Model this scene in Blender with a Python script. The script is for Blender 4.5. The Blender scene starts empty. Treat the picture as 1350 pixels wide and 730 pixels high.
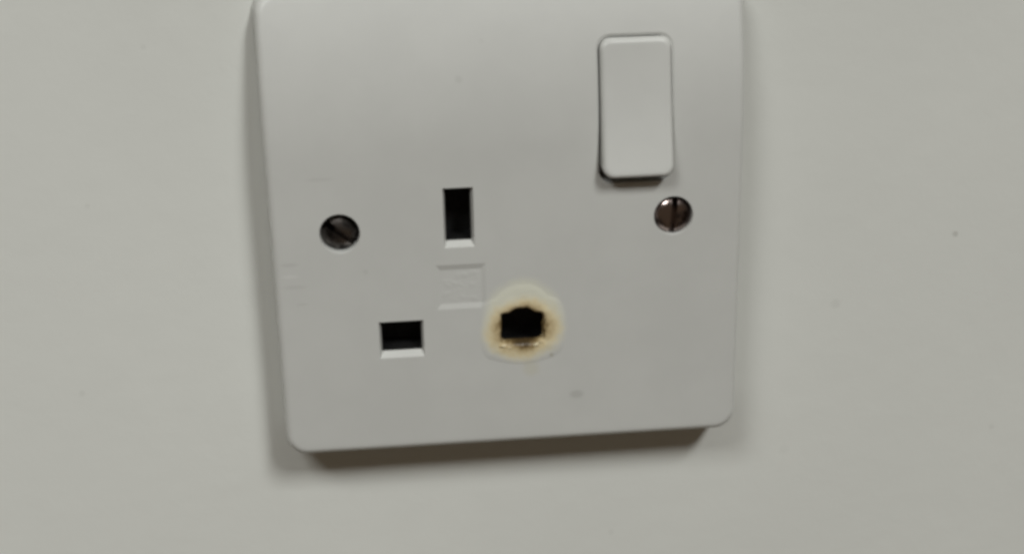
import bpy, bmesh, math, random
from mathutils import Matrix, Vector, noise

random.seed(4)
S = bpy.context.scene
COL = S.collection
MM = 0.001

# ------------------------------------------------------------------ camera
cam_d = bpy.data.cameras.new('camera')
cam = bpy.data.objects.new('camera', cam_d)
COL.objects.link(cam)
YAW, PITCH, ROLL = 0.0949, -0.3358, -0.0218
fwd = Vector((math.sin(YAW) * math.cos(PITCH), math.cos(YAW) * math.cos(PITCH), math.sin(PITCH)))
rgt = Vector((math.cos(YAW), -math.sin(YAW), 0))
upv = rgt.cross(fwd)
r2 = rgt * math.cos(ROLL) + upv * math.sin(ROLL)
u2 = upv * math.cos(ROLL) - rgt * math.sin(ROLL)
m = Matrix((r2, u2, -fwd)).transposed().to_4x4()
m.translation = Vector((-22.4792, -247.4468, 73.8233)) * MM
cam.matrix_world = m
cam_d.sensor_width = 36
cam_d.lens = 36 * 1850 / 1350
cam_d.shift_y = 0.0019
cam_d.clip_start = 0.01
cam_d.clip_end = 50
S.camera = cam

# ------------------------------------------------------------------ dim room air
world = bpy.data.worlds.new('World')
S.world = world
world.use_nodes = True
bg = world.node_tree.nodes['Background']
bg.inputs['Color'].default_value = (1.0, 0.77, 0.54, 1)
bg.inputs['Strength'].default_value = 0.076


def ceiling_lamp(name, x, y, z, sx, sy, power):
    d = bpy.data.lights.new(name, 'AREA')
    d.shape = 'RECTANGLE'
    d.size, d.size_y = sx, sy
    d.energy = power
    d.color = (0.985, 1.0, 0.972)
    o = bpy.data.objects.new(name, d)          # an area lamp shines down its own -Z
    o.location = (x, y, z)
    COL.objects.link(o)


# three ceiling panels: the strong one far to the right, a weak one overhead, a near one to the left
ceiling_lamp('ceiling_lamp', 1.50, -2.80, 3.00, 0.62, 1.35, 137.0)
ceiling_lamp('ceiling_lamp', 0.10, -2.30, 2.60, 1.00, 0.60, 3.0)
ceiling_lamp('ceiling_lamp', -0.33, -0.52, 0.57, 0.30, 0.26, 3.2)

S.view_settings.view_transform = 'Standard'
S.view_settings.look = 'None'
S.view_settings.exposure = 0.0
S.view_settings.gamma = 1.0
S.render.engine = 'CYCLES'
S.cycles.use_denoising = True
S.cycles.filter_width = 3.4
S.cycles.max_bounces = 8


# ------------------------------------------------------------------ node helpers
class NT:
    def __init__(self, name):
        self.m = bpy.data.materials.new(name)
        self.m.use_nodes = True
        self.t = self.m.node_tree
        self.b = self.t.nodes['Principled BSDF']
        self.co = self.t.nodes.new('ShaderNodeTexCoord').outputs['Object']

    def link(self, a, b):
        self.t.links.new(a, b)

    def put(self, sock, v):
        if hasattr(v, 'is_output'):
            self.link(v, sock)
        else:
            sock.default_value = v

    def math(self, op, a, b=0.0, clamp=False):
        n = self.t.nodes.new('ShaderNodeMath')
        n.operation = op
        n.use_clamp = clamp
        self.put(n.inputs[0], a)
        self.put(n.inputs[1], b)
        return n.outputs[0]

    def noise(self, scale, detail=3.0, rough=0.5, stretch=None):
        n = self.t.nodes.new('ShaderNodeTexNoise')
        n.inputs['Scale'].default_value = scale
        n.inputs['Detail'].default_value = detail
        n.inputs['Roughness'].default_value = rough
        c = self.co
        if stretch:
            v = self.t.nodes.new('ShaderNodeVectorMath')
            v.operation = 'MULTIPLY'
            self.link(c, v.inputs[0])
            v.inputs[1].default_value = stretch
            c = v.outputs[0]
        self.link(c, n.inputs['Vector'])
        return n.outputs['Fac']

    def dist(self, x, z, sx=1.0, sz=1.0):
        """distance in mm from the point (x, z) of the face, y ignored"""
        v = self.t.nodes.new('ShaderNodeVectorMath')
        v.operation = 'MULTIPLY_ADD'
        self.link(self.co, v.inputs[0])
        v.inputs[1].default_value = (1000 * sx, 0, 1000 * sz)
        v.inputs[2].default_value = (-x * sx, 0, -z * sz)
        l = self.t.nodes.new('ShaderNodeVectorMath')
        l.operation = 'LENGTH'
        self.link(v.outputs[0], l.inputs[0])
        return l.outputs['Value']

    def smooth(self, v, a, b, lo=0.0, hi=1.0):
        n = self.t.nodes.new('ShaderNodeMapRange')
        n.interpolation_type = 'SMOOTHSTEP'
        self.link(v, n.inputs['Value'])
        n.inputs['From Min'].default_value = a
        n.inputs['From Max'].default_value = b
        n.inputs['To Min'].default_value = lo
        n.inputs['To Max'].default_value = hi
        return n.outputs['Result']

    def mix(self, f, a, b):
        n = self.t.nodes.new('ShaderNodeMix')
        n.data_type = 'RGBA'
        self.put(n.inputs['Factor'], f)
        for s, v in ((n.inputs[6], a), (n.inputs[7], b)):
            self.put(s, v if hasattr(v, 'is_output') else (*v, 1))
        return n.outputs[2]

    def ramp(self, f, stops):
        n = self.t.nodes.new('ShaderNodeValToRGB')
        e = n.color_ramp.elements
        e[0].position, e[0].color = stops[0][0], (*stops[0][1], 1)
        e[1].position, e[1].color = stops[-1][0], (*stops[-1][1], 1)
        for p, c in stops[1:-1]:
            k = e.new(p)
            k.color = (*c, 1)
        self.link(f, n.inputs['Fac'])
        return n.outputs['Color']

    def bump(self, h, dist, strength=1.0, normal=None):
        n = self.t.nodes.new('ShaderNodeBump')
        n.inputs['Strength'].default_value = strength
        n.inputs['Distance'].default_value = dist
        self.link(h, n.inputs['Height'])
        if normal is not None:
            self.link(normal, n.inputs['Normal'])
        return n.outputs['Normal']


WHITE = (0.60, 0.605, 0.585)


def plastic(name, scorch):
    n = NT(name)
    mot = n.noise(60, 4, 0.6)
    base = n.mix(n.smooth(mot, 0.3, 0.7), tuple(c * 0.975 for c in WHITE), tuple(c * 1.02 for c in WHITE))
    if scorch:
        wob = n.math('MULTIPLY', n.math('SUBTRACT', n.noise(260, 3, 0.6), 0.5), 1.5)
        wob2 = n.math('MULTIPLY', n.math('SUBTRACT', n.noise(900, 3, 0.7), 0.5), 2.2)
        lop = n.math('MULTIPLY', n.math('SUBTRACT', n.noise(120, 2, 0.5), 0.5), 3.2)
        wob = n.math('ADD', wob, lop)
        ro = n.math('ADD', n.dist(2.1, -17.9, 1.04, 0.98), n.math('MULTIPLY', wob, 0.6))
        base = n.mix(n.smooth(ro, 6.3, 8.8, 0.9, 0.0), base, (0.72, 0.72, 0.61))
        ri = n.math('ADD', n.math('ADD', n.dist(2.1, -19.5, 0.92, 1.05), n.math('MULTIPLY', wob, 0.9)), n.math('MULTIPLY', wob2, 0.9))
        col = n.ramp(n.math('MULTIPLY', ri, 0.1),
                     [(0.30, (0.07, 0.045, 0.018)), (0.38, (0.22, 0.155, 0.07)), (0.44, (0.54, 0.43, 0.25)),
                      (0.54, (0.73, 0.63, 0.41)), (0.72, (0.74, 0.71, 0.57))])
        base = n.mix(n.smooth(ri, 5.2, 7.8, 1.0, 0.0), base, col)
        # handling marks: small grey scuffs
        for x, z, sx, sz, r, a, c in (
                (-8.2, 26.7, 1, 1, 0.9, 0.18, (0.36, 0.36, 0.34)), (11.9, -33.2, 0.6, 1, 1.0, 0.35, (0.35, 0.35, 0.33)),
                (3.4, -27.4, 0.7, 0.7, 1.6, 0.30, (0.56, 0.53, 0.38)), (7.2, -25.0, 1, 1, 0.6, 0.5, (0.36, 0.33, 0.24)),
                (-39.4, -5.0, 0.5, 2.2, 1.1, 0.25, (0.40, 0.39, 0.37)), (-38.8, -9.2, 0.4, 2.2, 1.2, 0.22, (0.40, 0.40, 0.38)),
                (-37.6, -12.5, 0.6, 2.5, 0.9, 0.20, (0.38, 0.38, 0.36)), (-39.4, -7.2, 0.5, 2.2, 1.0, 0.4, (0.70, 0.70, 0.68)),
                (-33.0, 10.3, 0.35, 2.5, 1.2, 0.20, (0.40, 0.40, 0.38)), (-26.0, -7.0, 1, 1, 0.6, 0.2, (0.40, 0.40, 0.38)),
                (-4.0, 33.0, 1, 1, 0.7, 0.12, (0.40, 0.40, 0.38))):
            d = n.math('ADD', n.dist(x, z, sx, sz), n.math('MULTIPLY', n.math('SUBTRACT', mot, 0.5), 1.0))
            base = n.mix(n.smooth(d, r * 0.3, r, a, 0.0), base, c)
    n.link(base, n.b.inputs['Base Color'])
    n.link(n.smooth(n.noise(90, 4, 0.6), 0.3, 0.7, 0.36, 0.44), n.b.inputs['Roughness'])
    n.b.inputs['IOR'].default_value = 1.5
    nb = n.bump(n.noise(2600, 2, 0.5), 0.000010, 0.5)
    n.link(n.bump(n.noise(110, 2, 0.5), 0.00006, 0.35, nb), n.b.inputs['Normal'])
    return n.m


M_PLATE = plastic('scorched_white_plastic', True)
M_ROCKER = plastic('white_plastic', False)


def melted():
    n = NT('melted_plastic')
    f = n.noise(800, 4, 0.65)
    ri = n.math('ADD', n.dist(2.1, -19.6, 0.92, 1.08), n.math('MULTIPLY', n.math('SUBTRACT', f, 0.5), 3.0))
    col = n.mix(n.smooth(f, 0.35, 0.62), (0.45, 0.34, 0.17), (0.74, 0.66, 0.45))
    n.link(col, n.b.inputs['Base Color'])
    n.b.inputs['Roughness'].default_value = 0.42
    n.link(n.bump(n.noise(1500, 3, 0.6), 0.00008, 0.6), n.b.inputs['Normal'])
    return n.m


def flat(name, col, rough, metal=0.0):
    n = NT(name)
    f = n.noise(700, 4, 0.65)
    n.link(n.mix(n.smooth(f, 0.3, 0.7), tuple(c * 0.7 for c in col), tuple(min(1, c * 1.25) for c in col)),
           n.b.inputs['Base Color'])
    n.b.inputs['Metallic'].default_value = metal
    n.link(n.smooth(n.noise(1500, 3, 0.6), 0.3, 0.7, rough * 0.8, rough * 1.25), n.b.inputs['Roughness'])
    n.link(n.bump(f, 0.00005, 0.4), n.b.inputs['Normal'])
    return n.m


def worn_metal(name, dark, light, rough, level):
    n = NT(name)
    f = n.noise(330, 3, 0.5)
    g = n.smooth(f, level - 0.14, level + 0.14)
    n.link(n.mix(g, dark, light), n.b.inputs['Base Color'])
    n.b.inputs['Metallic'].default_value = 1.0
    n.link(n.math('ADD', n.math('MULTIPLY', n.math('SUBTRACT', 1.0, g), 0.22), rough), n.b.inputs['Roughness'])
    n.link(n.bump(n.noise(900, 3, 0.6), 0.00006, 0.5), n.b.inputs['Normal'])
    return n.m


M_MELT = melted()
M_DARK = flat('pin_hole_shade_plastic', (0.006, 0.006, 0.006), 0.6)  # dark plastic taken near black: the shade inside the holes is in the colour
M_SCREW = worn_metal('grimy_nickel', (0.045, 0.032, 0.028), (0.46, 0.38, 0.36), 0.15, 0.49)
M_SCREW_DULL = worn_metal('tarnished_shaded_nickel', (0.03, 0.027, 0.025), (0.24, 0.22, 0.21), 0.26, 0.54)  # tarnish, with the shade of the left screw's recess put into the colour


def wall_paint():
    n = NT('matt_wall_paint')
    w = (0.735, 0.745, 0.712)
    big = n.noise(9, 3, 0.5)
    mid = n.noise(70, 4, 0.6)
    base = n.mix(n.smooth(big, 0.3, 0.7), tuple(c * 0.962 for c in w), tuple(c * 1.025 for c in w))
    base = n.mix(n.smooth(mid, 0.35, 0.7, 0.0, 0.5), base, tuple(c * 0.985 for c in w))
    for x, z, r, a in ((86.8, -8.6, 0.75, 0.40), (63.9, -21.5, 1.3, 0.12), (-74.8, 5.1, 0.6, 0.12), (-80, -31, 0.8, 0.12),
                       (55.0, -52.0, 1.4, 0.06), (98, -50, 0.8, 0.12), (-62, 33, 0.7, 0.10), (20, -68, 0.8, 0.1)):
        d = n.math('ADD', n.dist(x, z), n.math('MULTIPLY', n.math('SUBTRACT', n.noise(900, 2), 0.5), 0.5))
        base = n.mix(n.smooth(d, r * 0.4, r, a, 0.0), base, (0.33, 0.33, 0.30))
    n.link(base, n.b.inputs['Base Color'])
    n.b.inputs['Roughness'].default_value = 0.6
    n.b.inputs['Specular IOR Level'].default_value = 0.35
    nb = n.bump(n.noise(900, 3, 0.55), 0.00004, 0.5)
    n.link(n.bump(n.noise(170, 3, 0.5), 0.00018, 0.45, nb), n.b.inputs['Normal'])
    return n.m


M_WALL = wall_paint()


# ------------------------------------------------------------------ mesh helpers
def link_mesh(name, bm, mat, parent=None, sharp=35):
    bmesh.ops.recalc_face_normals(bm, faces=bm.faces)
    me = bpy.data.meshes.new(name)
    bm.to_mesh(me)
    bm.free()
    for p in me.polygons:
        p.use_smooth = True
    me.set_sharp_from_angle(angle=math.radians(sharp))
    me.materials.append(mat)
    o = bpy.data.objects.new(name, me)
    COL.objects.link(o)
    if parent:
        o.parent = parent
    return o


def rounded(hw, hh, r, cx=0, cz=0, seg=14, edge=22):
    """closed outline of a rounded rectangle, counter-clockwise seen from the front (mm)"""
    pts = []
    for k, (sx, sz) in enumerate(((1, -1), (1, 1), (-1, 1), (-1, -1))):
        a0 = -90 + 90 * k
        ox, oz = cx + sx * (hw - r), cz + sz * (hh - r)
        for i in range(seg + 1):
            a = math.radians(a0 + 90 * i / seg)
            pts.append((ox + r * math.cos(a), oz + r * math.sin(a)))
        nx, nz = ((1, 1), (-1, 1), (-1, -1), (1, -1))[k]
        a = math.radians(a0 + 90)
        p = pts[-1]
        q = (cx + nx * (hw - r) + r * math.cos(a), cz + nz * (hh - r) + r * math.sin(a))
        for i in range(1, edge):
            t = i / edge
            pts.append((p[0] + (q[0] - p[0]) * t, p[1] + (q[1] - p[1]) * t))
    return pts


def loft(bm, rings, cap0=True, cap1=True):
    vr = [[bm.verts.new((x * MM, y * MM, z * MM)) for x, y, z in ring] for ring in rings]
    n = len(vr[0])
    for a, b in zip(vr, vr[1:]):
        for i in range(n):
            bm.faces.new((a[i], a[(i + 1) % n], b[(i + 1) % n], b[i]))
    if cap0:
        bm.faces.new(vr[0][::-1])
    if cap1:
        bm.faces.new(vr[-1])
    return vr


def fan(bm, ring, x, y, z):
    c = bm.verts.new((x * MM, y * MM, z * MM))
    n = len(ring)
    for i in range(n):
        bm.faces.new((ring[i], ring[(i + 1) % n], c))


def cut(bm, cutters):
    """subtract closed meshes from bm, exact; returns the result as a new bmesh"""
    def tmp(b, nm):
        bmesh.ops.recalc_face_normals(b, faces=b.faces)
        me = bpy.data.meshes.new(nm)
        b.to_mesh(me)
        b.free()
        o = bpy.data.objects.new(nm, me)
        COL.objects.link(o)
        return o
    for c in cutters:
        o, t = tmp(bm.copy(), 'work'), tmp(c, 'tool')
        md = o.modifiers.new('cut', 'BOOLEAN')
        md.operation = 'DIFFERENCE'
        md.solver = 'EXACT'
        md.object = t
        dg = bpy.context.evaluated_depsgraph_get()
        dg.update()
        out = bmesh.new()
        ev = o.evaluated_get(dg)
        out.from_mesh(ev.to_mesh())
        ev.to_mesh_clear()
        if 0.5 < out.calc_volume() / bm.calc_volume() <= 1.0001:         # keep the cut only if the solver succeeded
            bm, out = out, bm
        else:
            print('CUT FAILED')
        out.free()
        for x in (o, t):
            me = x.data
            bpy.data.objects.remove(x)
            bpy.data.meshes.remove(me)
    return bm


def rect(x0, x1, z0, z1, y):
    return [(x0, y, z0), (x1, y, z0), (x1, y, z1), (x0, y, z1)]


def circle(cx, cz, r, y, n=40):
    return [(cx + r * math.cos(2 * math.pi * i / n), y, cz + r * math.sin(2 * math.pi * i / n)) for i in range(n)]


# ------------------------------------------------------------------ the wall
bm = bmesh.new()
loft(bm, [rect(-1500, 1500, -1000, 1400, 0), rect(-1500, 1500, -1000, 1400, 100)])
wall = link_mesh('wall', bm, M_WALL)
wall['kind'] = 'structure'

# ------------------------------------------------------------------ the socket
sock = bpy.data.objects.new('wall_socket', None)
sock.empty_display_size = 0.02
COL.objects.link(sock)
sock['label'] = 'white single switched wall socket with scorched, melted right-hand pin hole, on the painted wall'
sock['category'] = 'wall socket'

D = 9.0                                           # how far the face stands off the wall


def rec(z):                                       # the face leans back towards its top
    return max(0.0, z - 14.0) ** 2 / 165.0


def face_y(z):
    return -(D - rec(z))


bm = bmesh.new()
rings = []
o0 = rounded(43.0, 43.0, 4.3)
rings.append([(x, -0.15, z) for x, z in o0])
R0 = 1.4
sx = 42.4
o1 = rounded(sx, sx, 3.9)
rings.append([(x, face_y(z) + R0 + 0.25, z) for x, z in o1])
for i in range(0, 13):
    a = math.radians(90 * i / 12)
    h = sx - 0.03 - R0 * (1 - math.cos(a))
    rings.append([(x, face_y(z) + R0 * (1 - math.sin(a)), z) for x, z in rounded(h, h, 3.87 - R0 * (1 - math.cos(a)) * 0.8)])
face0 = rounded(sx - 0.03 - R0, sx - 0.03 - R0, 3.87 - R0 * 0.8)
for i in range(1, 44):
    s = 1 - i / 44
    rings.append([(x * s, face_y(z * s), z * s) for x, z in face0])
vr = loft(bm, rings, True, False)
fan(bm, vr[-1], 0, face_y(0), 0)

cutters = []
# pin openings: x0, x1, z0, z1 at the face; inner rectangle after the flare; depth of the flare
EARTH = ((-11.75, -6.35, -3.30, 7.7), (-11.4, -6.8, -2.2, 7.45), 1.15)
NEUTRAL = ((-24.2, -16.1, -23.8, -16.75), (-23.8, -16.5, -22.7, -17.0), 1.15)
LIVE_C = (1.95, -19.45)


def box_cutter(x0, x1, z0, z1, y0, y1):
    b = bmesh.new()
    loft(b, [rect(x0, x1, z0, z1, y0), rect(x0, x1, z0, z1, y1)])
    return b


for outer, inner, dep in (EARTH, NEUTRAL):
    b = bmesh.new()
    k = 0.5 / dep
    ext = [outer[i] + (outer[i] - inner[i]) * k for i in range(4)]         # carried 0.5 mm out of the face
    loft(b, [rect(*ext, -D - 0.5), rect(*inner, -D + dep)])
    cutters.append(b)
    cutters.append(box_cutter(inner[0] - 0.6, inner[1] + 0.6, inner[2] - 0.6, inner[3] + 0.6, -D + dep - 0.02, -1.2))


def live_outline(grow, wob, n=56, seed=0.0, z_up=0.0):
    """the burnt opening: a rectangle eaten away unevenly, with a hump along its top"""
    pts = []
    for i in range(n):
        a = 2 * math.pi * (i + 0.5) / n
        c, s = math.cos(a), math.sin(a)
        hw, hh = 3.85, 2.95
        e = 9.0
        r = 1.0 / ((abs(c) / hw) ** e + (abs(s) / hh) ** e) ** (1 / e)
        x, z = r * c, r * s
        if s > 0 and abs(x) < 2.0:
            z += 0.6 * math.cos(x / 2.0 * math.pi / 2) ** 0.35
        w = noise.noise(Vector((c * 2.2 + seed, s * 2.2, 3.1))) + 0.6 * noise.noise(Vector((c * 6, s * 6 + seed, 7.7)))
        k = 1 + (grow + wob * w) / max(r, 1e-3)
        pts.append((LIVE_C[0] + x * k, LIVE_C[1] + z * k + z_up))
    return pts


b = bmesh.new()
loft(b, [[(x, -D - 1, z) for x, z in live_outline(0.75, 0.3)], [(x, -D + 2.4, z) for x, z in live_outline(0.0, 0.30, z_up=0.1)]])
cutters.append(b)
cutters.append(box_cutter(LIVE_C[0] - 5.2, LIVE_C[0] + 5.2, LIVE_C[1] - 4.4, LIVE_C[1] + 5.2, -D + 2.36, -1.2))

SCREWS = ((-30.15, 0.3, 0.55, 38, M_SCREW_DULL), (29.7, 0.65, -0.30, -84, M_SCREW))
for x, z, dep, ang, mt in SCREWS:
    b = bmesh.new()
    loft(b, [circle(x, z, 3.62 + 0.2, -D - 0.5), circle(x, z, 3.50, -D + 0.3), circle(x, z, 3.46, -D + 6.0)])
    cutters.append(b)

# rocker pocket
RX, RHW = 22.7, 6.55
RZ0, RZ1 = 7.2, 32.9
rc, rh = (RZ0 + RZ1) / 2, (RZ1 - RZ0) / 2
b = bmesh.new()
po = rounded(RHW, rh, 2.5, RX, rc, 12, 6)
loft(b, [[(x, -2.0, z) for x, z in po], [(x, face_y(z) + 0.3, z) for x, z in po],
         [(x, face_y(z) - 0.6, z) for x, z in rounded(RHW + 1.3, rh + 0.75, 2.9, RX, rc + 0.72, 12, 6)],
         [(x, -D - 3.0, z) for x, z in rounded(RHW + 1.3, rh + 0.75, 2.9, RX, rc + 0.72, 12, 6)]])
cutters.append(b)

# shallow maker's panel
b = bmesh.new()
LG = (-13.55, -4.5, -14.95, -6.5)
dl = 0.25
lo, li = LG, (LG[0] + 0.8, LG[1] - 0.8, LG[2] + 1.05, LG[3] - 1.0)
k = 0.5 / dl
MP = li
loft(b, [rect(*[lo[i] + (lo[i] - li[i]) * k for i in range(4)], -D - 0.5), rect(*li, -D + dl)])
cutters.append(b)

bm = cut(bm, cutters)
plate = link_mesh('face_plate', bm, M_PLATE, sock, 12)


def pin_sleeve(name, x0, x1, z0, z1, yf):
    """open-fronted dark box behind a pin opening"""
    bm = bmesh.new()
    t = 0.45
    yb = -1.4
    loft(bm, [rect(x0 - t, x1 + t, z0 - t, z1 + t, yb), rect(x0 - t, x1 + t, z0 - t, z1 + t, yf),
              rect(x0, x1, z0, z1, yf), rect(x0, x1, z0, z1, yb - 0.5)])
    return link_mesh(name, bm, M_DARK, sock)


for nm, (outer, inner, dep) in (('pin_sleeve', EARTH), ('pin_sleeve', NEUTRAL)):
    pin_sleeve(nm, *inner, -D + dep + 0.03)
pin_sleeve('pin_sleeve', LIVE_C[0] - 4.6, LIVE_C[0] + 4.6, LIVE_C[1] - 3.8, LIVE_C[1] + 4.6, -D + 2.45)

# melted rim round the burnt opening
bm = bmesh.new()
N = 72
prof = ((-0.10, 1.5, 0.35), (0.0, 0.3, 0.2), (0.25, -0.10, 0.0), (0.7, -0.18, 0.0), (1.3, -0.15, 0.0), (2.0, -0.085, 0.0), (2.9, -0.035, 0.0), (4.0, -0.004, 0.0), (4.2, 0.05, 0.0))
rr = []
for g, h, up in prof:
    ring = []
    for i, (x, z) in enumerate(live_outline(g + 0.15, 0.32 if g < 1.5 else 0.2, N, 0.0, up)):
        a = noise.noise(Vector((x * 0.9, z * 0.9, g * 0.8 + 2.0))) + 0.7 * noise.noise(Vector((x * 2.1, z * 2.1, 5.0)))
        hh = h * (1.0 + 0.9 * a) if h < 0 else h
        ring.append((x, -D + hh, z))
    rr.append(ring)
loft(bm, rr, False, False)
rim = link_mesh('melted_rim', bm, M_PLATE, sock, 80)
rim['label'] = 'lumpy yellow-brown melted rim of the burnt pin hole'

# little burrs of re-set plastic on the lower lip
for x, z, s in ((-1.9, -22.75, 0.50), (-0.5, -23.15, 0.34), (4.5, -22.75, 0.48), (5.3, -22.35, 0.36)):
    bm = bmesh.new()
    bmesh.ops.create_icosphere(bm, subdivisions=2, radius=1.0)
    for v in bm.verts:
        k = 1 + 0.75 * noise.noise(v.co * 1.9 + Vector((x, z, 0)))
        v.co = Vector((x + v.co.x * s * 1.25 * k, -D - 0.02 + v.co.y * s * 0.6 * k, z + v.co.z * s * 0.7 * k)) * MM
    link_mesh('plastic_burr', bm, M_MELT, sock, 80)

# worn, unreadable relief on the floor of the maker's panel
bm = bmesh.new()
nx, nz = 60, 44
gv = []
for j in range(nz + 1):
    row = []
    for i in range(nx + 1):
        u, v = i / nx, j / nz
        x = MP[0] + 0.05 + (MP[1] - MP[0] - 0.1) * u
        z = MP[2] + 0.05 + (MP[3] - MP[2] - 0.1) * v
        e = min(u, 1 - u, v, 1 - v)
        h = max(0.0, noise.noise(Vector((x * 0.55, z * 0.9, 1.3))) + 0.5 * noise.noise(Vector((x * 1.3, z * 1.6, 4.0))))
        row.append(bm.verts.new((x * MM, (-D + dl - 0.012 - 0.06 * h * min(1, e / 0.12)) * MM, z * MM)))
    gv.append(row)
for j in range(nz):
    for i in range(nx):
        bm.faces.new((gv[j][i], gv[j][i + 1], gv[j + 1][i + 1], gv[j + 1][i]))
bmesh.ops.reverse_faces(bm, faces=bm.faces)
link_mesh('maker_panel', bm, M_PLATE, sock, 60)

# ------------------------------------------------------------------ rocker
Z0, Z1 = 8.75, RZ1 - 0.2
y_bot, y_top = -D - 3.3, face_y(Z1) - 0.8


def rocker_y(z):
    t = (z - Z0) / (Z1 - Z0)
    return y_bot + (y_top - y_bot) * t + 0.45 * 4 * t * (1 - t)          # dished front


zc, zh = (Z0 + Z1) / 2, (Z1 - Z0) / 2
RW = RHW - 0.22
cx = RX + 0.12
bm = bmesh.new()
rings = [[(x, -2.6, z) for x, z in rounded(RW, zh, 1.9, cx, zc, 8, 14)]]
Rf = 0.95
for i in range(0, 11):
    a = math.radians(90 * i / 10)
    d = Rf * (1 - math.cos(a))
    rings.append([(x, rocker_y(z) + Rf * (1 - math.sin(a)), z) for x, z in rounded(RW - d, zh - d, 1.9 - d * 0.7, cx, zc, 8, 14)])
f0 = rounded(RW - Rf, zh - Rf, 1.9 - Rf * 0.7, cx, zc, 8, 14)
for i in range(1, 14):
    s = 1 - i / 14
    rings.append([(cx + (x - cx) * s, rocker_y(zc + (z - zc) * s), zc + (z - zc) * s) for x, z in f0])
vr = loft(bm, rings, True, False)
fan(bm, vr[-1], cx, rocker_y(zc), zc)
link_mesh('rocker_switch', bm, M_ROCKER, sock, 50)

# ------------------------------------------------------------------ screws
for x, z, dep, ang, mt in SCREWS:
    bm = bmesh.new()
    prof = [(3.42, 3.0), (3.44, 1.35), (3.2, 1.02), (2.85, 0.70), (2.4, 0.45), (1.8, 0.24), (1.0, 0.07)]
    vr = loft(bm, [circle(0, 0, r, y, 36) for r, y in prof], True, False)
    fan(bm, vr[-1], 0, 0, 0)
    slot = box_cutter(-4, 4, -0.55, 0.55, -1, 2.0)
    bm = cut(bm, [slot])
    bmesh.ops.transform(bm, matrix=Matrix.Translation(Vector((x, -D + dep, z)) * MM) @ Matrix.Rotation(math.radians(ang), 4, 'Y'), verts=bm.verts)
    s = link_mesh('screw', bm, mt, sock, 40)
    s['label'] = 'brownish slotted screw below the rocker' if x > 0 else 'tarnished slotted screw, coloured darker for the shade of its hole'
